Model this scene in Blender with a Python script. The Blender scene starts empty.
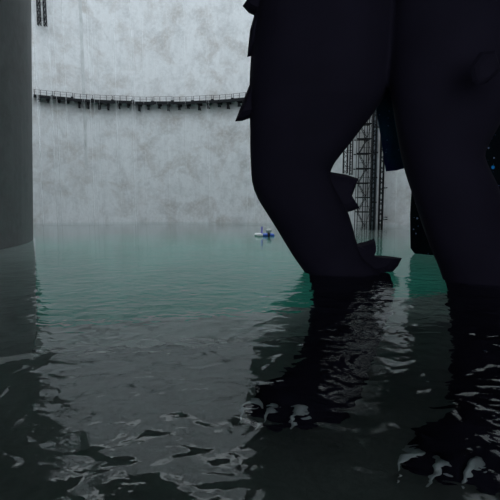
import bpy, bmesh, math, random
from mathutils import Vector, Matrix
random.seed(7)
sc = bpy.context.scene
col = sc.collection
PI = math.pi
# ------------------------------------------------------------------ camera
F = 433.0
PITCH = math.atan(45 / F)
H = 3.70
IOR_W = 1.15
CAM = Vector((0, 0, H))
cam_d = bpy.data.cameras.new('camera')
cam = bpy.data.objects.new('camera', cam_d)
col.objects.link(cam)
cam.location = CAM
cam.rotation_euler = (PI / 2 - PITCH, 0, 0)
cam_d.sensor_width = 36
cam_d.lens = 36 * F / 500
cam_d.clip_end = 600
sc.camera = cam


def ray(px, py):
    x = (px - 250) / F
    y = -(py - 250) / F
    c, s = math.cos(PITCH), math.sin(PITCH)
    return Vector((x, c + y * s, -s + y * c))


def P(px, py, Y):
    """point seen at a photo position, at world distance Y"""
    d = ray(px, py)
    return CAM + d * (Y / d.y)


def onz(px, py, z=0.0):
    d = ray(px, py)
    return CAM + d * ((z - H) / d.z)


def under(px, py, z):
    """point on level z below the water surface, seen through the water"""
    d = ray(px, py).normalized()
    s = CAM + d * (-H / d.z)
    h = Vector((d.x, d.y, 0))
    ch = min(h.length / IOR_W, 0.999)
    h.normalize()
    t = ch / math.sqrt(1 - ch * ch)
    return s + h * (-z * t) + Vector((0, 0, z))


# ------------------------------------------------------------------ helpers
def obj(name, bm, m, parent=None, smooth=False):
    bmesh.ops.recalc_face_normals(bm, faces=bm.faces[:])
    me = bpy.data.meshes.new(name)
    bm.to_mesh(me)
    bm.free()
    if m:
        me.materials.append(m)
    if smooth:
        for p in me.polygons:
            p.use_smooth = True
    o = bpy.data.objects.new(name, me)
    col.objects.link(o)
    if parent:
        o.parent = parent
        o.matrix_parent_inverse = Matrix.Translation(-parent.location) if parent.type == 'EMPTY' else Matrix()
    return o


def empty(name, loc):
    o = bpy.data.objects.new(name, None)
    o.empty_display_size = .2
    o.location = loc
    col.objects.link(o)
    return o


def tag(o, label=None, cat=None, group=None, kind=None):
    if label: o['label'] = label
    if cat: o['category'] = cat
    if group: o['group'] = group
    if kind: o['kind'] = kind
    return o


def bar(bm, a, b, r, n=6):
    a, b = Vector(a), Vector(b)
    d = (b - a).normalized()
    u = d.orthogonal().normalized()
    v = d.cross(u)
    ra, rb = [], []
    for i in range(n):
        t = 2 * PI * (i + .5) / n
        o = u * math.cos(t) * r + v * math.sin(t) * r
        ra.append(bm.verts.new(a + o))
        rb.append(bm.verts.new(b + o))
    for i in range(n):
        j = (i + 1) % n
        bm.faces.new((ra[i], ra[j], rb[j], rb[i]))
    bm.faces.new(ra[::-1])
    bm.faces.new(rb)


def box(bm, c, u, v, w):
    """box with centre c and half-extent vectors u v w"""
    c, u, v, w = Vector(c), Vector(u), Vector(v), Vector(w)
    vs = [bm.verts.new(c + u * i + v * j + w * k) for i in (-1, 1) for j in (-1, 1) for k in (-1, 1)]
    for f in ((0, 1, 3, 2), (4, 6, 7, 5), (0, 4, 5, 1), (2, 3, 7, 6), (0, 2, 6, 4), (1, 5, 7, 3)):
        bm.faces.new([vs[i] for i in f])


def prism(bm, pts, z0, z1):
    lo = [bm.verts.new((p[0], p[1], z0)) for p in pts]
    hi = [bm.verts.new((p[0], p[1], z1)) for p in pts]
    n = len(pts)
    for i in range(n):
        j = (i + 1) % n
        bm.faces.new((lo[i], lo[j], hi[j], hi[i]))
    bm.faces.new(lo[::-1])
    bm.faces.new(hi)


def loft(bm, rings, n=28, cap=True):
    """rings: (centre, axis a, axis b)"""
    rr = []
    for c, a, b in rings:
        rr.append([bm.verts.new(c + a * math.cos(2 * PI * i / n) + b * math.sin(2 * PI * i / n)) for i in range(n)])
    for k in range(len(rr) - 1):
        for i in range(n):
            j = (i + 1) % n
            bm.faces.new((rr[k][i], rr[k][j], rr[k + 1][j], rr[k + 1][i]))
    bm.faces.new(rr[0][::-1])
    bm.faces.new(rr[-1])


def lens_solid(bm, outline, nrm, t, inset=.55):
    """closed solid with a sharp rim along the outline and rounded faces of half thickness t"""
    c = sum(outline, Vector()) / len(outline)
    mid = [bm.verts.new(p) for p in outline]
    n = len(outline)
    for sgn in (-1, 1):
        a = [bm.verts.new(c + (p - c) * .82 + nrm * sgn * t * .6) for p in outline]
        b = [bm.verts.new(c + (p - c) * inset + nrm * sgn * t) for p in outline]
        for i in range(n):
            j = (i + 1) % n
            bm.faces.new((mid[i], mid[j], a[j], a[i]))
            bm.faces.new((a[i], a[j], b[j], b[i]))
        bm.faces.new(b)


# ------------------------------------------------------------------ materials
def mat(name):
    m = bpy.data.materials.new(name)
    m.use_nodes = True
    nt = m.node_tree
    return m, nt.nodes, nt.links, nt.nodes['Principled BSDF']


def plain(name, c, rough=.6, metal=0.0, var=.25, scale=3.0):
    m, N, L, b = mat(name)
    tc = N.new('ShaderNodeTexCoord')
    no = N.new('ShaderNodeTexNoise')
    no.inputs['Scale'].default_value = scale
    no.inputs['Detail'].default_value = 4
    L.new(tc.outputs['Object'], no.inputs['Vector'])
    r = N.new('ShaderNodeValToRGB')
    r.color_ramp.elements[0].color = (*[x * (1 - var) for x in c], 1)
    r.color_ramp.elements[1].color = (*[min(1, x * (1 + var)) for x in c], 1)
    r.color_ramp.elements[0].position = .3
    r.color_ramp.elements[1].position = .7
    L.new(no.outputs['Fac'], r.inputs['Fac'])
    L.new(r.outputs['Color'], b.inputs['Base Color'])
    b.inputs['Roughness'].default_value = rough
    b.inputs['Metallic'].default_value = metal
    return m


def concrete(name, base, brown, dark, scale=.16, streak=.5, var=1.0):
    m, N, L, b = mat(name)
    tc = N.new('ShaderNodeTexCoord')

    def noise(sc_, vec=(1, 1, 1), detail=6, rough=.6, dist=0):
        mp = N.new('ShaderNodeMapping')
        mp.inputs['Scale'].default_value = vec
        L.new(tc.outputs['Object'], mp.inputs['Vector'])
        n = N.new('ShaderNodeTexNoise')
        n.inputs['Scale'].default_value = sc_
        n.inputs['Detail'].default_value = detail
        n.inputs['Roughness'].default_value = rough
        n.inputs['Distortion'].default_value = dist
        L.new(mp.outputs['Vector'], n.inputs['Vector'])
        return n.outputs['Fac']

    def ramp(fac, p0, p1):
        r = N.new('ShaderNodeMapRange')
        r.inputs['From Min'].default_value = p0
        r.inputs['From Max'].default_value = p1
        L.new(fac, r.inputs['Value'])
        return r.outputs['Result']

    def mix(fac, a, c, amt=1.0):
        x = N.new('ShaderNodeMix')
        x.data_type = 'RGBA'
        mu = N.new('ShaderNodeMath')
        mu.operation = 'MULTIPLY'
        mu.inputs[1].default_value = amt
        L.new(fac, mu.inputs[0])
        L.new(mu.outputs[0], x.inputs['Factor'])
        if isinstance(a, tuple): x.inputs['A'].default_value = (*a, 1)
        else: L.new(a, x.inputs['A'])
        x.inputs['B'].default_value = (*c, 1)
        return x.outputs['Result']
    n1 = noise(scale, detail=8, rough=.62, dist=.4)
    n2 = noise(scale * 1.7, detail=6, dist=.3)
    n3 = noise(scale * 9, detail=5)
    ns = noise(.5, (1, 1, .05), detail=3)
    n4 = noise(scale * 5, (1, 1, .55), detail=6, rough=.7)
    c = mix(ramp(n1, .47, .66), base, brown, .8 * var)
    c = mix(ramp(n2, .50, .72), c, dark, .55 * var)
    c = mix(ramp(n4, .48, .70), c, tuple(x * .70 for x in base), .65 * var)
    c = mix(ramp(n3, .45, .75), c, tuple(min(1, x * 1.15) for x in base), .5 * var)
    c = mix(ramp(ns, .52, .75), c, tuple(x * .72 for x in base), streak)
    L.new(c, b.inputs['Base Color'])
    b.inputs['Roughness'].default_value = .75
    bp = N.new('ShaderNodeBump')
    bp.inputs['Strength'].default_value = .35
    bp.inputs['Distance'].default_value = .08
    L.new(n3, bp.inputs['Height'])
    L.new(bp.outputs['Normal'], b.inputs['Normal'])
    return m


M_WALL = concrete('weathered_concrete', (.63, .65, .67), (.38, .36, .345), (.37, .385, .40), scale=.2, streak=.15)
M_PIER = concrete('stained_concrete', (.115, .12, .122), (.08, .08, .078), (.055, .058, .058), streak=.6)
M_ROOF = concrete('dark_concrete', (.06, .062, .065), (.05, .05, .05), (.035, .035, .035))
M_SEAM = plain('seam_filler', (.46, .48, .49), .8, var=.2, scale=.5)
M_LEDGE = concrete('silted_concrete', (.28, .30, .295), (.23, .246, .236), (.17, .187, .187), scale=.35, streak=0)
M_BRIGHTENER = concrete('pale_brightener', (.78, .80, .80), (.68, .69, .68), (.55, .57, .57), scale=.3, streak=0)
M_REFLECTION = concrete('pale_reflection', (.62, .64, .63), (.52, .53, .52), (.42, .44, .44), scale=.3, streak=0)
M_DEEP = plain('teal_silt', (.04, .42, .315), .9, var=.15, scale=.15)
def far_reflection(m, c):
    """floor colour greys towards the wall, in place of reflection on the far water"""
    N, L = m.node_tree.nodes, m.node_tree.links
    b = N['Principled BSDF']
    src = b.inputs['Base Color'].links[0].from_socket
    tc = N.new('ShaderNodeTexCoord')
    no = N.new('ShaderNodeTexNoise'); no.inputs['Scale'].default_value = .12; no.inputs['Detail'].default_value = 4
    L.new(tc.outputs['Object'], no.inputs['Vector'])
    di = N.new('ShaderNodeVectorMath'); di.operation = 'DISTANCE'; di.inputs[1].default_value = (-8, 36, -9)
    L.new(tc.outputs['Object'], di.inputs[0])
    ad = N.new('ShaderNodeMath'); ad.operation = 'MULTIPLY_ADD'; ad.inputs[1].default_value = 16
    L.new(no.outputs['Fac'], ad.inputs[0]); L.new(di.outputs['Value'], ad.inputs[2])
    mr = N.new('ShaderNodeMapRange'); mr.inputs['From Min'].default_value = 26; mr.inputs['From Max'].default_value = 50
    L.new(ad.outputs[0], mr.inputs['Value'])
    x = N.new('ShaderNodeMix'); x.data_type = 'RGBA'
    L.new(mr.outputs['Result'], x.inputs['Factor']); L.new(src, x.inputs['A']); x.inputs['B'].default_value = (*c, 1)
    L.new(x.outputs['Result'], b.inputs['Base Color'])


far_reflection(M_DEEP, (.26, .275, .27))  # grey of the reflected wall painted into the floor colour
M_STEEL = plain('dark_steel', (.014, .0155, .018), .6, 0)
M_STEEL2 = plain('dull_steel', (.03, .033, .036), .6, 0)
M_PIPE = plain('bluish_pipe', (.17, .21, .25), .45, .2, scale=1.5)
M_FUR = plain('blackish_navy_fur', (.0138, .0120, .0235), .85, var=.12, scale=.5)
M_FUR.node_tree.nodes['Principled BSDF'].inputs['Specular IOR Level'].default_value = .08
for m_ in (M_STEEL, M_STEEL2):
    m_.node_tree.nodes['Principled BSDF'].inputs['Specular IOR Level'].default_value = .08
M_CLAW = plain('pale_claw', (.62, .65, .70), .35, var=.1)
M_WHITE = plain('white_rubber', (.93, .95, .96), .5, var=.05)
M_BLUE = plain('blue_rubber', (.05, .17, .75), .5, var=.1)
M_VIOLET = plain('violet_plastic', (.42, .40, 1.0), .4, var=.05)
M_GREY = plain('grey_plastic', (.42, .44, .45), .45, var=.1)
M_BLACK = plain('black_metal', (.012, .012, .014), .4)


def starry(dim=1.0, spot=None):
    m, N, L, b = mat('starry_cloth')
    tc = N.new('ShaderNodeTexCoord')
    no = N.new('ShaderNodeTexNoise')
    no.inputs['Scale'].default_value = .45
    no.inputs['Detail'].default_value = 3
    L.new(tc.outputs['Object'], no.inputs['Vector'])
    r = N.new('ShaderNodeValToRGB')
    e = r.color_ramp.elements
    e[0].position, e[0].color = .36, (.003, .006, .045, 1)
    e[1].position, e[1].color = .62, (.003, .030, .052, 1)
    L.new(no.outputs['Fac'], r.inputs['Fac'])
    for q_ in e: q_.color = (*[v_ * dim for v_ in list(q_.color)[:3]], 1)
    prev = r.outputs['Color']
    for sc_, rad, colr, thr in ((1.9, .13, (.30, .38, .62, 1), .62), (1.0, .11, (.03, .22, .95, 1), .72), (4.5, .16, (.12, .18, .38, 1), .75)):
        v = N.new('ShaderNodeTexVoronoi')
        v.inputs['Scale'].default_value = sc_
        L.new(tc.outputs['Object'], v.inputs['Vector'])
        lt = N.new('ShaderNodeMath'); lt.operation = 'LESS_THAN'; lt.inputs[1].default_value = rad
        L.new(v.outputs['Distance'], lt.inputs[0])
        sep = N.new('ShaderNodeSeparateColor')
        L.new(v.outputs['Color'], sep.inputs['Color'])
        gt = N.new('ShaderNodeMath'); gt.operation = 'GREATER_THAN'; gt.inputs[1].default_value = thr
        L.new(sep.outputs['Red'], gt.inputs[0])
        mu = N.new('ShaderNodeMath'); mu.operation = 'MULTIPLY'
        L.new(lt.outputs[0], mu.inputs[0]); L.new(gt.outputs[0], mu.inputs[1])
        x = N.new('ShaderNodeMix'); x.data_type = 'RGBA'
        L.new(mu.outputs[0], x.inputs['Factor'])
        L.new(prev, x.inputs['A']); x.inputs['B'].default_value = colr
        prev = x.outputs['Result']
    if spot:                                   # one large blue star printed on the cloth
        fl = N.new('ShaderNodeVectorMath'); fl.operation = 'MULTIPLY'; fl.inputs[1].default_value = (1, 0, 1)
        L.new(tc.outputs['Object'], fl.inputs[0])
        di = N.new('ShaderNodeVectorMath'); di.operation = 'DISTANCE'; di.inputs[1].default_value = (spot[0], 0, spot[2])
        L.new(fl.outputs[0], di.inputs[0])
        lt = N.new('ShaderNodeMath'); lt.operation = 'LESS_THAN'; lt.inputs[1].default_value = .13
        L.new(di.outputs['Value'], lt.inputs[0])
        x = N.new('ShaderNodeMix'); x.data_type = 'RGBA'
        L.new(lt.outputs[0], x.inputs['Factor'])
        L.new(prev, x.inputs['A']); x.inputs['B'].default_value = (.02, .35, 1.0, 1)
        prev = x.outputs['Result']
    L.new(prev, b.inputs['Base Color'])
    b.inputs['Roughness'].default_value = .8
    b.inputs['Specular IOR Level'].default_value = .1
    return m


M_STAR = starry(1.25)
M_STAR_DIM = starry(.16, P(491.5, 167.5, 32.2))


def water():
    m, N, L, b = mat('rippled_water')
    N.remove(b)
    out = N['Material Output']
    tc = N.new('ShaderNodeTexCoord')
    hs = []
    for sc_, amp, vec, det in ((.50, .036, (1, 1.0, 1), 1), (1.5, .025, (1, 1.1, 1), 1.2), (3.6, .0035, (1, 1.2, 1), 1)):
        mp = N.new('ShaderNodeMapping'); mp.inputs['Scale'].default_value = vec
        mp.inputs['Rotation'].default_value = (0, 0, .25)
        L.new(tc.outputs['Object'], mp.inputs['Vector'])
        n = N.new('ShaderNodeTexNoise')
        n.inputs['Scale'].default_value = sc_
        n.inputs['Detail'].default_value = det
        n.inputs['Roughness'].default_value = .45
        n.inputs['Distortion'].default_value = .6
        L.new(mp.outputs['Vector'], n.inputs['Vector'])
        mu = N.new('ShaderNodeMath'); mu.operation = 'MULTIPLY'; mu.inputs[1].default_value = amp
        L.new(n.outputs['Fac'], mu.inputs[0])
        hs.append(mu.outputs[0])
    a = hs[0]
    for h in hs[1:]:
        ad = N.new('ShaderNodeMath'); ad.operation = 'ADD'
        L.new(a, ad.inputs[0]); L.new(h, ad.inputs[1])
        a = ad.outputs[0]
    bp = N.new('ShaderNodeBump')
    bp.inputs['Strength'].default_value = 1.0
    bp.inputs['Distance'].default_value = 2.5
    ds = N.new('ShaderNodeVectorMath'); ds.operation = 'DISTANCE'
    ds.inputs[1].default_value = (0, 10, 0)                # waves spread from where the creature wades and die down
    L.new(tc.outputs['Object'], ds.inputs[0])
    mr = N.new('ShaderNodeMapRange'); mr.interpolation_type = 'SMOOTHSTEP'
    mr.inputs['From Min'].default_value = 4; mr.inputs['From Max'].default_value = 27
    mr.inputs['To Min'].default_value = 1.0; mr.inputs['To Max'].default_value = .22
    L.new(ds.outputs['Value'], mr.inputs['Value'])
    sm_ = N.new('ShaderNodeMath'); sm_.operation = 'MULTIPLY'
    L.new(a, sm_.inputs[0]); L.new(mr.outputs['Result'], sm_.inputs[1])
    L.new(sm_.outputs[0], bp.inputs['Height'])
    fr = N.new('ShaderNodeFresnel'); fr.inputs['IOR'].default_value = 1.40
    L.new(bp.outputs['Normal'], fr.inputs['Normal'])
    rf = N.new('ShaderNodeBsdfRefraction')
    rf.inputs['IOR'].default_value = IOR_W
    rf.inputs['Roughness'].default_value = 0.0
    rf.inputs['Color'].default_value = (.86, .93, .91, 1)
    L.new(bp.outputs['Normal'], rf.inputs['Normal'])
    gl = N.new('ShaderNodeBsdfGlossy')
    gl.inputs['Roughness'].default_value = .03
    gl.inputs['Color'].default_value = (.95, .97, .97, 1)
    L.new(bp.outputs['Normal'], gl.inputs['Normal'])
    mx = N.new('ShaderNodeMixShader')
    L.new(fr.outputs[0], mx.inputs[0])
    L.new(rf.outputs[0], mx.inputs[1]); L.new(gl.outputs[0], mx.inputs[2])
    L.new(mx.outputs[0], out.inputs['Surface'])
    return m


M_WATER = water()


def trickle():
    m, N, L, b = mat('falling_water')
    out = N['Material Output']
    b.inputs['Base Color'].default_value = (.95, .97, 1.0, 1)
    b.inputs['Roughness'].default_value = .3
    tl = N.new('ShaderNodeBsdfTranslucent'); tl.inputs['Color'].default_value = (.95, .97, 1, 1)
    m2 = N.new('ShaderNodeMixShader'); m2.inputs[0].default_value = .5
    L.new(b.outputs[0], m2.inputs[1]); L.new(tl.outputs[0], m2.inputs[2])
    tr = N.new('ShaderNodeBsdfTransparent')
    mx = N.new('ShaderNodeMixShader')
    mx.inputs[0].default_value = .4
    L.new(tr.outputs[0], mx.inputs[1]); L.new(m2.outputs[0], mx.inputs[2])
    L.new(mx.outputs[0], out.inputs['Surface'])
    return m


M_FALL = trickle()

# ------------------------------------------------------------------ the silo
XC, YC, R = -18.6, 45.0, 50.0
path = []
for k in range(0, 91):
    a = math.radians(220 - k * (220 - 68) / 90)
    path.append(Vector((XC + R * math.cos(a), YC + R * math.sin(a), 0)))
hd = math.radians(68 - 90)
p = path[-1].copy()
for k in range(200):
    s = k
    rad = 5000 if s < 42 else 42
    hd -= 1.0 / rad
    p = p + Vector((math.cos(hd), math.sin(hd), 0))
    path.append(p.copy())
    if p.y < 6 or hd < -PI * .62: break
ZT, ZB = 57.0, -9.0


def wall_at(px, py=215):
    """where the ray through column px meets the wall: point and tangent"""
    r_ = ray(px, py)
    k = r_.x / r_.y
    best = None
    for i in range(len(path) - 1):
        a, b = path[i], path[i + 1]
        fa, fb = a.x - k * a.y, b.x - k * b.y
        if fa * fb <= 0 and fa != fb and a.y > 30:
            t = fa / (fa - fb)
            q = a.lerp(b, t)
            if best is None or q.y > best[0].y:
                best = (q, (b - a).normalized())
    return best


bm = bmesh.new()
nrm = []
for i in range(len(path)):
    t = (path[min(i + 1, len(path) - 1)] - path[max(i - 1, 0)]).normalized()
    nrm.append(Vector((-t.y, t.x, 0)))          # outward
cols = []
for q, n in zip(path, nrm):
    o = q + n * 2.0
    cols.append([bm.verts.new((q.x, q.y, ZB)), bm.verts.new((q.x, q.y, ZT)), bm.verts.new((o.x, o.y, ZT)), bm.verts.new((o.x, o.y, ZB))])
for i in range(len(cols) - 1):
    for k in range(4):
        l = (k + 1) % 4
        bm.faces.new((cols[i][k], cols[i + 1][k], cols[i + 1][l], cols[i][l]))
bm.faces.new(cols[0]); bm.faces.new(cols[-1][::-1])
w = obj('wall_back', bm, M_WALL)
tag(w, 'tall curved weathered grey concrete wall around the pool', kind='structure')

# vertical joint in the wall
q, t = wall_at(82, 50)
n_in = Vector((t.y, -t.x, 0))
bm = bmesh.new()
box(bm, q + Vector((0, 0, (ZT + 12) / 2)), t * .30, n_in * .03, Vector((0, 0, (ZT - 12) / 2)))
tag(obj('trim_1', bm, M_SEAM), kind='structure')

# pier on the left
c0 = onz(33, 237)
c1 = onz(0, 249)
d01 = (c1 - c0)
nface = Vector((-d01.y, d01.x, 0)).normalized()
if nface.x < 0: nface = -nface
pier = []
for k in range(0, 13):
    t = k / 12
    q = c0 + d01 * (t * 1.0) + nface * (.9 * math.sin(PI * t))
    pier.append((q.x, q.y))
pier += [(-16.5, 22), (-15, 12), (-15, -26), (-72, -26), (-72, 12), (-58, 40), (-38, 52), (c0.x - 3, c0.y + .8)]
bm = bmesh.new()
prism(bm, pier, ZB, 28)
lean = (P(31, 0, c0.y).x - c0.x) / P(31, 0, c0.y).z      # the pier widens slightly upwards
for v in bm.verts:
    v.co.x += lean * v.co.z
tag(obj('wall_left', bm, M_PIER), 'smooth dark grey concrete pier at the left edge of the water', kind='structure')
# wall right of the camera, and an unseen roof slab added to darken the foreground
re = path[-1]
bm = bmesh.new()
prism(bm, [(re.x + 2, re.y), (30, 2), (30, -26), (34, -26), (34, 4), (re.x + 2, re.y + 4)], ZB, 28)
tag(obj('wall_right', bm, M_ROOF), kind='structure')
bm = bmesh.new()
prism(bm, [(-40, -28), (66, -28), (66, 45), (-40, 45)], 28, 31)
tag(obj('shade_roof', bm, M_ROOF), kind='structure')
# pool floor and the submerged ledge of the entrance
bm = bmesh.new()
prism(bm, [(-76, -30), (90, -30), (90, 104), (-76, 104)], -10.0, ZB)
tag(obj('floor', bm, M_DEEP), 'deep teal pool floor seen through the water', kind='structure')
ZL = -5.0
A = under(35, 327, ZL)
B = under(430, 296, ZL)
dAB = (B - A) / (B.x - A.x)
Rr = A + dAB * (44 - A.x)
bm = bmesh.new()
prism(bm, [(c0.x, c0.y), (A.x, A.y), (B.x, B.y), (Rr.x, Rr.y), (44, -29), (-60, -29), (-45, 45)], ZB, ZL)
tag(obj('floor_ledge', bm, M_LEDGE), 'submerged dark concrete ledge under the foreground water', kind='structure')

K0, K1 = under(35, 350, ZL), under(430, 324, ZL)  # pale strip paints the wall's reflection along the ledge edge
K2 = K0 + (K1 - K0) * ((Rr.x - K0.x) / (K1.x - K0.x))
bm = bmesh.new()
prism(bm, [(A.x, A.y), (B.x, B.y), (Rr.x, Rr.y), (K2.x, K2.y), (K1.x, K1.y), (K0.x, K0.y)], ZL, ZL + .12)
tag(obj('reflection_strip', bm, M_REFLECTION), 'pale strip along the submerged ledge, standing in for the wall reflection', kind='structure')
ap = [under(x, y, -.45) for x, y in ((35.3, 238), (36.5, 330), (32, 352), (-90, 374), (-140, 300))]  # added pale slab, makes the water beside the pier look brighter
bm = bmesh.new()
prism(bm, [(c0.x, c0.y)] + [(q.x, q.y) for q in ap] + [(-22, 26)], -.75, -.45)
tag(obj('brightening_slab', bm, M_BRIGHTENER), 'shallow pale slab added under the water to brighten it beside the pier', kind='structure')

# water
bm = bmesh.new()
pts = [(q - n * .02).to_tuple()[:2] for q, n in zip(path, nrm) if q.x > 0 or q.y > 52]
pts += [(29.98, 2), (29.98, -25.98), (-14.98, -25.98), (-14.98, 12)] + [(x + .02, y) for x, y in pier[13:14]] + [(x + .02, y) for x, y in pier[:13]][::-1] + [(c0.x - 3, c0.y + .82), (-38, 52.1)]
bm.faces.new([bm.verts.new((x, y, 0)) for x, y in pts])
wt = obj('water', bm, M_WATER)
if wt.data.polygons[0].normal.z < 0:
    wt.data.flip_normals()
tag(wt, 'rippled water flooding the chamber from the foreground to the wall', 'water', kind='stuff')

# ------------------------------------------------------------------ catwalk
WY = wall_at(165, 100)[0].y
ZDECK = P(165, 104.0, WY).z
bounds = [13.5, 33.2] + [33.2 + 20.25 * k for k in range(1, 13)]
kinds = {0: 'plain', 1: 'plain', 2: 'plain', 3: 'posts', 4: 'ladder'}
sec_i = 0
cw_labels = [
    'catwalk section half hidden behind the concrete pier',
    'leftmost full catwalk section, right beside the concrete pier',
    'second catwalk section from the pier, with short brackets',
    'third catwalk section from the pier, two long hangers below',
    'fourth catwalk section from the pier, ladder hanging below it',
    'fifth catwalk section from the pier, just right of the hanging ladder',
    'sixth catwalk section counted from the concrete pier',
    'seventh catwalk section counted from the concrete pier',
    'fourth catwalk section left of the giant dark leg',
    'third catwalk section left of the giant dark leg',
    'second catwalk section left of the giant dark leg',
    'rightmost catwalk section, running up to the giant dark leg',
]
for k in range(1, 12):
    xa, xb = bounds[k], bounds[k + 1]
    qa, qb = wall_at(xa, 100)[0], wall_at(xb, 100)[0]
    t = (qb - qa).normalized()
    n = Vector((t.y, -t.x, 0))
    Ls = (qb - qa).length
    dz = (.10, -.02, .03, -.08, 0, .06, -.04, .05, -.03, .04, 0, .05)[k]
    up = Vector((0, 0, 1))
    mid = (qa + qb) / 2
    root = empty('catwalk_section', (mid.x, mid.y, ZDECK + dz))
    tag(root, cw_labels[k], 'catwalk', 'catwalk sections along the curved wall')
    zz = up * (ZDECK + dz)

    def at(s, out, z):
        return qa + t * (Ls * s) + n * out + zz + up * z
    bm = bmesh.new()
    box(bm, at(.5, .95, -.07), t * (Ls * .485), n * .95, up * .07)
    box(bm, at(.5, 1.88, -.24), t * (Ls * .485), n * .06, up * .30)
    obj('deck', bm, M_STEEL, root)
    bm = bmesh.new()
    for s in (.06, .35, .65, .94):
        bar(bm, at(s, 1.86, 0), at(s, 1.86, 1.0), .055)
    bar(bm, at(.03, 1.86, 1.0), at(.97, 1.86, 1.0), .035)
    bar(bm, at(.03, 1.86, .55), at(.97, 1.86, .55), .022)
    obj('railing', bm, M_STEEL2, root)
    for s in (.28, .72):
        bm = bmesh.new()
        ln = {2: .8, 3: 1.45, 4: 1.6, 0: .9, 1: .9}.get(k, 1.3 + .25 * ((k * 7 + int(s * 10)) % 3 - 1))
        box(bm, at(s, .93, -.34), t * .30, n * .90, up * .26)
        bar(bm, at(s, .12, -ln), at(s, 1.5, -.30), .09)
        box(bm, at(s, 1.3, -.2 - ln / 2), t * .22, n * .2, up * (ln / 2))
        obj('bracket', bm, M_STEEL, root)
    bm = bmesh.new()
    box(bm, at(.92, 1.1, .12), t * .26, n * .25, up * .30)
    obj('junction_box', bm, M_STEEL, root)
    if k == 4:
        bm = bmesh.new()
        for s in (.34, .66):
            bar(bm, at(s, 1.0, -1.6), at(s, 1.0, -.2), .05)
        for z in (-.5, -.8, -1.1, -1.4):
            bar(bm, at(.34, 1.0, z), at(.66, 1.0, z), .04)
        obj('ladder', bm, M_STEEL2, root)


# ------------------------------------------------------------------ lattice steelwork
def lattice(name, root, c, half, z0, z1, step, r=.06, rb=.035, m=None):
    """square lattice mast: four chords and one web of braces"""
    m = m or M_STEEL
    for sx in (-1, 1):
        for sy in (-1, 1):
            bm = bmesh.new()
            bar(bm, (c.x + sx * half, c.y + sy * half, z0), (c.x + sx * half, c.y + sy * half, z1), r)
            obj('chord', bm, m, root)
    bm = bmesh.new()
    z, k = z0, 0
    cs = [(-1, -1), (1, -1), (1, 1), (-1, 1)]
    while z + step <= z1 + .01:
        for i in range(4):
            a, b = cs[i], cs[(i + 1) % 4]
            if k % 2: a, b = b, a
            bar(bm, (c.x + a[0] * half, c.y + a[1] * half, z), (c.x + b[0] * half, c.y + b[1] * half, z + step), rb, 4)
        z += step; k += 1
    obj('bracing', bm, m, root)


def hanging_truss(pxs, pybots, pytop, Y, ztop, label, half):
    zs = [P(x, y, Y).z for x, y in zip(pxs, pybots)]
    cx = [P(x, y, Y).x for x, y in zip(pxs, pybots)]
    root = empty('hanging_truss', ((cx[0] + cx[1]) / 2, Y, min(zs)))
    tag(root, label, 'truss', 'hanging lattice trusses')
    for x, z, hh in zip(cx, zs, half):
        lattice('mast', root, Vector((x, Y, 0)), hh, z, ztop, hh * 2.4, r=.08, rb=.04)
    z = min(zs) + 1.2
    while z < ztop:
        bm = bmesh.new()
        bar(bm, (cx[0], Y, z), (cx[1], Y, z), .05)
        bar(bm, (cx[0], Y, z + .35), (cx[1], Y, z + .35), .05)
        obj('crossbar', bm, M_STEEL, root)
        z += 2.8


Yh = wall_at(42, 20)[0].y - 1.2
hanging_truss((39.4, 45.6), (25.5, 26.5), 0, Yh, 60, 'pair of dark lattice masts hanging on the wall at top left', (.24, .22))
Ys = wall_at(365)[0].y - 3.2
hanging_truss((345.2, 350.8), (173.5, 175), 0, Ys + .6, 50, 'pair of dark lattice masts hanging left of the scaffold tower', (.36, .22))

# scaffold tower with stairs
xL, xM, xR = P(357.6, 200, Ys).x, P(365.4, 200, Ys).x, P(370, 200, Ys).x
root = empty('scaffold_tower', ((xL + xR) / 2, Ys, ZB))
tag(root, 'dark steel scaffold stair tower between the legs, against the wall', 'scaffold')
zlev = [P(365, y, Ys).z for y in (227, 212, 197.5, 183, 168.4, 153.3, 138.6, 123.3)]
dzl = zlev[-1] - zlev[-2]
while zlev[-1] < 44: zlev.append(zlev[-1] + dzl)
for x in (xL, xM, xR):
    for dy in (0, 1.8):
        bm = bmesh.new()
        bar(bm, (x, Ys + dy, ZB), (x, Ys + dy, zlev[-1]), .085)
        obj('post', bm, M_STEEL, root)
for i, z in enumerate(zlev):
    bm = bmesh.new()
    box(bm, ((xL + xR) / 2, Ys + .9, z), ((xR - xL) / 2, 0, 0), (0, .95, 0), (0, 0, .05))
    for dy in (-.02, 1.82):
        bar(bm, (xL - .5 if i > 2 else xL, Ys + dy, z), (xR, Ys + dy, z), .11)
    obj('platform', bm, M_STEEL, root)
    if i + 1 < len(zlev):
        z2 = zlev[i + 1]
        a, b = (xL + .2, xM + .2) if i % 2 else (xM + .2, xL + .2)
        bm = bmesh.new()
        for dy in (.4, 1.2):
            bar(bm, (a, Ys + dy, z), (b, Ys + dy, z2), .06)
        for s in range(1, 9):
            u = s / 9
            box(bm, (a + (b - a) * u, Ys + .8, z + (z2 - z) * u), (.10, 0, 0), (0, .4, 0), (0, 0, .02))
        obj('stair_flight', bm, M_STEEL2, root)
        bm = bmesh.new()
        bar(bm, (xM, Ys, z), (xR, Ys, z2) if i % 2 == 0 else (xR, Ys, z), .04) if i % 2 == 0 else bar(bm, (xR, Ys, z), (xM, Ys, z2), .04)
        bar(bm, (xL, Ys, z + 1.0), (xR, Ys, z + 1.0), .035)
        obj('brace', bm, M_STEEL, root)

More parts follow.
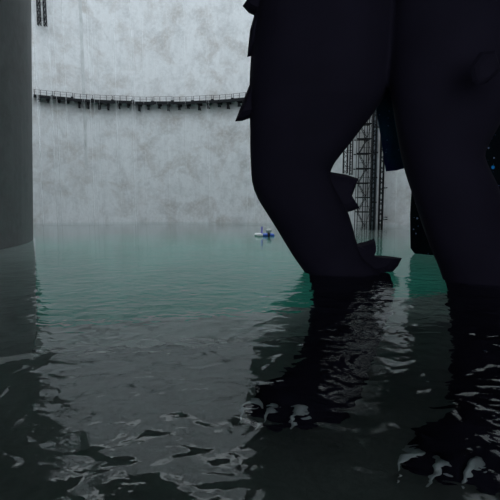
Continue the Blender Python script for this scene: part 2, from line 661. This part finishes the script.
cxa = P(372.6, 200, Ys).x
root = empty('lattice_column', (cxa, Ys - .2, ZB))
tag(root, 'dark lattice column standing between the stair scaffold and the pale pipe', 'column', 'lattice columns by the scaffold')
lattice('c', root, Vector((cxa, Ys - .2, 0)), .28, ZB, 44, .85, r=.085, rb=.05)
cxb = P(381.0, 200, Ys).x
root = empty('lattice_column', (cxb, Ys, ZB))
tag(root, 'dark lattice column right of the pale pipe, with brackets reaching right', 'column', 'lattice columns by the scaffold')
lattice('c', root, Vector((cxb, Ys, 0)), .30, ZB, 44, .95, r=.10, rb=.055)
for y in (187.5, 217, 219.2, 158):
    bm = bmesh.new()
    z = P(384, y, Ys).z
    bar(bm, (cxb + .3, Ys, z), (P(387.5, y, Ys).x, Ys, z), .06)
    bar(bm, (P(387.2, y, Ys).x, Ys, z - .1), (P(387.2, y, Ys).x, Ys + 3.0, z - .1), .05)
    obj('bracket', bm, M_STEEL, root)
cxp = P(375.8, 200, Ys).x
root = empty('riser_pipe', (cxp, Ys + .95, ZB))
tag(root, 'thick pale bluish pipe rising between the two lattice columns', 'pipe')
bm = bmesh.new()
bar(bm, (cxp, Ys + .95, ZB), (cxp, Ys + .95, 44), .36, 18)
obj('pipe', bm, M_PIPE, root, True)
for i in range(1, 9):
    bm = bmesh.new()
    bar(bm, (cxp, Ys + .95, zlev[0] + i * 4.5 - .12), (cxp, Ys + .95, zlev[0] + i * 4.5 + .12), .44, 18)
    obj('collar', bm, M_STEEL2, root)

# ------------------------------------------------------------------ raft
bc = onz(264.5, 236.2)
root = empty('raft', (bc.x, bc.y, 0))
tag(root, 'small white and blue inflatable raft floating near the far wall', 'raft')
pxm = bc.y / F / math.cos(PITCH)      # metres per photo pixel at the raft


def capsule(bm, a, b, r, n=14):
    a, b = Vector(a), Vector(b)
    d = (b - a).normalized()
    u = Vector((0, 0, 1)); v = d.cross(u).normalized(); u = v.cross(d)
    rings = []
    for th in (-80, -55, -25): rings.append((a + d * r * math.sin(math.radians(th)), math.cos(math.radians(th)) * r))
    rings.append((a, r)); rings.append((b, r))
    for th in (25, 55, 80): rings.append((b + d * r * math.sin(math.radians(th)), math.cos(math.radians(th)) * r))
    loft(bm, [(c, u * rr, v * rr) for c, rr in rings], n)


x0, xm, x1 = bc.x - 10 * pxm, bc.x - 2.7 * pxm, bc.x + 10 * pxm
for yy in (bc.y - .1, bc.y + 1.0):
    bm = bmesh.new(); capsule(bm, (x0 + .22, yy, .10), (xm, yy, .10), .24)
    tag(obj('bow_tube', bm, M_WHITE, root, True), 'white bow tube')
    bm = bmesh.new(); capsule(bm, (xm, yy, .08), (x1 - .2, yy, .08), .20)
    tag(obj('stern_tube', bm, M_BLUE, root, True), 'blue stern tube')
bm = bmesh.new(); box(bm, (bc.x, bc.y + .45, .10), (1.0, 0, 0), (0, .5, 0), (0, 0, .05))
obj('deck', bm, M_GREY, root)
px_ = bc.x - 2.6 * pxm
bm = bmesh.new(); bar(bm, (px_, bc.y + .4, .12), (px_, bc.y + .4, 1.12), .125, 12)
tag(obj('marker_post', bm, M_VIOLET, root), 'violet marker post')
mx_ = bc.x + 4.2 * pxm
bm = bmesh.new()
capsule(bm, (mx_ - .12, bc.y - .12, .66), (mx_ + .12, bc.y - .12, .66), .23)
mo = obj('motor', bm, M_WHITE, root, True)
bm = bmesh.new()
box(bm, (mx_, bc.y - .1, .30), (.15, 0, 0), (0, .20, 0), (0, 0, .14))
box(bm, (mx_, bc.y - .36, -.15), (.08, 0, 0), (0, .06, 0), (0, 0, .35))
o = obj('motor_bracket', bm, M_BLACK, root)

# ------------------------------------------------------------------ the giant creature
def rows_to_rings(rows, dy=0.0):
    """rows: (py, x left, x right, Y, depth ratio), level slices of a limb above the water"""
    out = []
    for py, xl, xr, Y, k in rows:
        Y += dy
        a, b = P(xl, py, Y), P(xr, py, Y)
        c = (a + b) / 2
        hw = (b - a).length / 2
        out.append((c, Vector((hw, 0, 0)), Vector((0, hw * k, 0))))
    return out


def foot_rings(rows):
    cs = []
    for py, xl, xr, z, th in rows:
        a, b = under(xl, py, z), under(xr, py, z)
        y = (a.y + b.y) / 2
        cs.append(((a + b) / 2, (b - a).length / 2, th))
    out = []
    for i, (c, hw, th) in enumerate(cs):
        d = (cs[min(i + 1, len(cs) - 1)][0] - cs[max(i - 1, 0)][0])
        d.x = 0
        d.normalize()
        nrm_ = Vector((1, 0, 0)).cross(d).normalized()
        out.append((c, Vector((hw, 0, 0)), nrm_ * th))
    return out


YL, YR = 22.4, 19.6
left_rows = [
    (-170, 292, 398, 22.6, .75), (-90, 266, 402, 22.4, .75), (-40, 260, 400, 22.2, .75), (0, 258, 399, 22.0, .75), (20, 255, 398.5, 21.9, .75),
    (40, 252.5, 397, 21.8, .74), (60, 250.5, 394.5, 21.7, .74), (75, 249.6, 391, 21.6, .72), (90, 249.2, 386.5, 21.6, .70), (103, 249.3, 380.5, 21.5, .70),
    (118, 249.7, 370, 21.5, .68), (130, 250, 360.5, 21.5, .68), (143, 250, 350.5, 21.6, .70), (154, 250.2, 341.5, 21.6, .72), (163, 250.6, 334.5, 21.7, .75),
    (172, 251, 330, 21.8, .75), (181, 251.8, 331, 21.9, .75), (190, 254, 335, 22.0, .75), (200, 258.3, 341, 22.1, .75), (213, 266.5, 348, 22.2, .75),
    (228, 276, 352.5, 22.3, .75), (243, 285, 356.5, 22.4, .75), (256, 293, 361, 22.4, .72), (266, 300, 372, 22.4, .68), (273, 305, 382, 22.4, .66), (277.5, 308.5, 389, 22.4, .66)]
right_rows = [
    (-170, 398, 505, 22.0, .8), (-90, 393, 512, 21.2, .8), (-40, 391.5, 514, 20.7, .8), (0, 390.3, 514, 20.3, .78), (30, 389.6, 514, 20.1, .76), (55, 389.6, 513, 20.0, .75),
    (75, 390.2, 512, 19.9, .74), (92, 392.2, 510, 19.8, .72), (110, 395, 504, 19.7, .72), (125, 397.3, 497, 19.7, .74), (140, 399.8, 488.5, 19.7, .76), (150, 401.5, 483.5, 19.7, .78), (157, 403, 481.5, 19.7, .80),
    (166, 405, 484.5, 19.7, .80), (176, 407.8, 489.5, 19.7, .78), (186, 411, 494.5, 19.7, .76), (196, 414.5, 498.5, 19.7, .76), (212, 419.5, 505, 19.7, .74), (230, 425.3, 512, 19.7, .72), (248, 432, 519, 19.65, .72),
    (265, 439.3, 526, 19.6, .72), (278, 444, 530, 19.6, .72), (288, 447, 533, 19.6, .72)]
left_foot = [(292, 312, 396, -2.0, 1.35), (312, 311, 391, -2.4, 1.35), (330, 308, 386, -2.75, 1.3), (350, 301, 379, -3.2, 1.2), (370, 286, 371, -3.6, 1.1), (386, 266, 365, -3.85, .98), (400, 255, 360, -4.0, .9), (410, 256, 354, -4.1, .7), (417, 264, 344, -4.2, .4)]
right_foot = [(304, 447, 537, -2.0, 1.4), (330, 449, 542, -2.4, 1.4), (355, 450, 546, -2.6, 1.35), (380, 450, 548, -3.2, 1.2), (402, 446, 548, -3.6, 1.1), (422, 432, 547, -3.85, .98), (440, 416, 545, -4.0, .9), (456, 412, 541, -4.1, .7), (464, 420, 530, -4.2, .4)]
torso_rows = [(-14, 330, 430, 22.6, .5), (-40, 280, 500, 22.4, .6), (-80, 262, 514, 22.2, .7), (-140, 268, 512, 22.2, .72), (-190, 290, 495, 22.4, .72), (-220, 330, 455, 22.6, .7), (-232, 370, 420, 22.6, .6)]
bm = bmesh.new()
for rows, foot in ((left_rows, left_foot), (right_rows, right_foot)):
    loft(bm, rows_to_rings(rows, 1.4 if rows is left_rows else 1.6) + foot_rings(foot), 40)
loft(bm, rows_to_rings(torso_rows, 1.4), 40)


def toe(bm, pts, rs):
    rings = []
    for i, (q, r) in enumerate(zip(pts, rs)):
        d = pts[min(i + 1, len(pts) - 1)] - pts[max(i - 1, 0)]
        d.normalize()
        u = d.cross(Vector((0, 0, 1))).normalized()
        rings.append((q, u * r, u.cross(d) * r))
    loft(bm, rings, 18)


claws = []
toe_specs = [
    # (root px, tip px)
    ((283, 392), (258, 414), .60), ((300, 396), (276, 421), .60), ((325, 396), (304, 421), .60),
    ((446, 440), (418, 466), .58), ((470, 448), (446, 478), .58), ((502, 448), (480, 478), .58)]
for (ra, rb, r) in toe_specs:
    a = under(ra[0], ra[1], -4.0)
    b = under(rb[0], rb[1], -4.35)
    m_ = a.lerp(b, .55) + Vector((0, 0, .25))
    d = (b - a).normalized()
    toe(bm, [a, m_, b, b + d * .30], [r, r * .95, r * .70, r * .30])
    claws.append((b - d * .02 + Vector((0, 0, .34)), d, r))
body = obj('body', bm, M_FUR)
md = body.modifiers.new('r', 'REMESH'); md.mode = 'VOXEL'; md.voxel_size = .11
sm = body.modifiers.new('s', 'SMOOTH'); sm.iterations = 3; sm.factor = .5
dg = bpy.context.evaluated_depsgraph_get()
me2 = bpy.data.meshes.new_from_object(body.evaluated_get(dg))
body.modifiers.clear()
body.data = me2
for p_ in me2.polygons: p_.use_smooth = True
if not me2.materials: me2.materials.append(M_FUR)
creature = empty('creature', (7.5, 18, ZL))
tag(creature, 'giant dark navy furred creature wading, only its two legs in view', 'creature')


def adopt(o):
    o.parent = creature
    o.matrix_parent_inverse = Matrix.Translation(-creature.location)
    return o


adopt(body)
for q, d, r in claws:
    bm = bmesh.new()
    pts, rs = [], []
    for i in range(6):
        u = i / 5
        pts.append(q + d * (u * .85) + Vector((0, 0, .45 * math.sin(u * 2.6) - .35 * u * u + .1)))
        rs.append(r * .27 * (1 - u) ** .8 + .02)
    toe(bm, pts, rs)
    tag(adopt(obj('claw', bm, M_CLAW, None, True)), 'pale claw')

view = Vector((0, 1, 0))


def tuft(pts, Y, t):
    Y += 1.4
    bm = bmesh.new()
    # refine the outline a little so that the rim curves
    lens_solid(bm, [P(x, y, Y) for x, y in pts], view, t)
    return adopt(obj('fur_tuft', bm, M_FUR))


# tufts along the back edge of the left thigh
tuft([(262, -8), (251, -6), (242.5, 6), (247, 11), (253.5, 14), (264, 20), (274, 5)], 21.9, .55)
tuft([(262, 8), (254.5, 14), (250, 30), (247.2, 57), (252, 56), (258, 58), (272, 40), (270, 18)], 21.7, .55)
tuft([(262, 70), (250.5, 82), (245, 96), (235, 121.5), (242, 121), (251, 118), (262, 122), (272, 100)], 21.5, .55)
# tufts behind the shin
tuft([(318, 172), (331, 172), (346, 174.5), (358.5, 178.5), (355, 188), (352, 196), (355.5, 202), (359.5, 208), (352, 211), (344, 213), (330, 208), (322, 190)], 22.2, .5)
tuft([(340, 236), (357, 243.5), (366, 241.5), (374, 238.5), (374, 246), (371, 252.5), (372, 255), (386, 257.5), (402, 258), (398, 266), (392, 272.5), (380, 276), (352, 276), (340, 260)], 22.6, .6)
# fold of fur on the right knee
tuft([(470, 66), (472.5, 82), (477, 84.5), (481.5, 85), (488, 82.5), (494, 77), (501, 69), (495, 50), (480, 52)], 16.45, .22)


def drape(pts, Y, t, label, m=None):
    bm = bmesh.new()
    lens_solid(bm, [P(x, y, Y) for x, y in pts], view, t, .5)
    return tag(adopt(obj('starry_drape', bm, m or M_STAR)), label)


drape([(352, -40), (362, 40), (372, 88), (376, 107), (378.5, 125), (381.2, 140), (383.6, 158), (386, 171.5), (396, 170.5), (410, 167), (436, 158), (450, 100), (450, -40)], 26.0, .5, 'teal and navy star-speckled drape hanging between the legs')
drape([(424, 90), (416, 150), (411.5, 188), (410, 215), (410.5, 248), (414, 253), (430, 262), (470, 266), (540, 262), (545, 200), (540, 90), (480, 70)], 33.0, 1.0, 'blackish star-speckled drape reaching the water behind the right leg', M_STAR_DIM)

# ------------------------------------------------------------------ water streaming down
bm = bmesh.new()
for k in range(36):
    px = random.uniform(34, 400) if k % 4 else random.uniform(34, 250)
    Y = wall_at(px, 120)[0].y - random.uniform(2.4, 5)
    x = (px - 250) / F * Y
    r = random.choice((.02, .028, .036, .045))
    top = random.uniform(38, 64)
    bot = random.choice((0, 0, random.uniform(2, 22)))
    bar(bm, (x, Y, bot), (x, Y, top), r, 5)
tag(obj('falling_water', bm, M_FALL), 'thin pale streams of water falling in front of the wall', 'water', kind='stuff')

# ------------------------------------------------------------------ light
w = bpy.data.worlds.new('sky')
sc.world = w
w.use_nodes = True
bg = w.node_tree.nodes['Background']
bg.inputs['Color'].default_value = (.87, .95, 1.0, 1)
bg.inputs['Strength'].default_value = 1.75
sc.view_settings.view_transform = 'Standard'
sc.view_settings.look = 'None'
sc.view_settings.exposure = 0.0
sc.view_settings.gamma = 1.0
sc.view_settings.use_curve_mapping = False
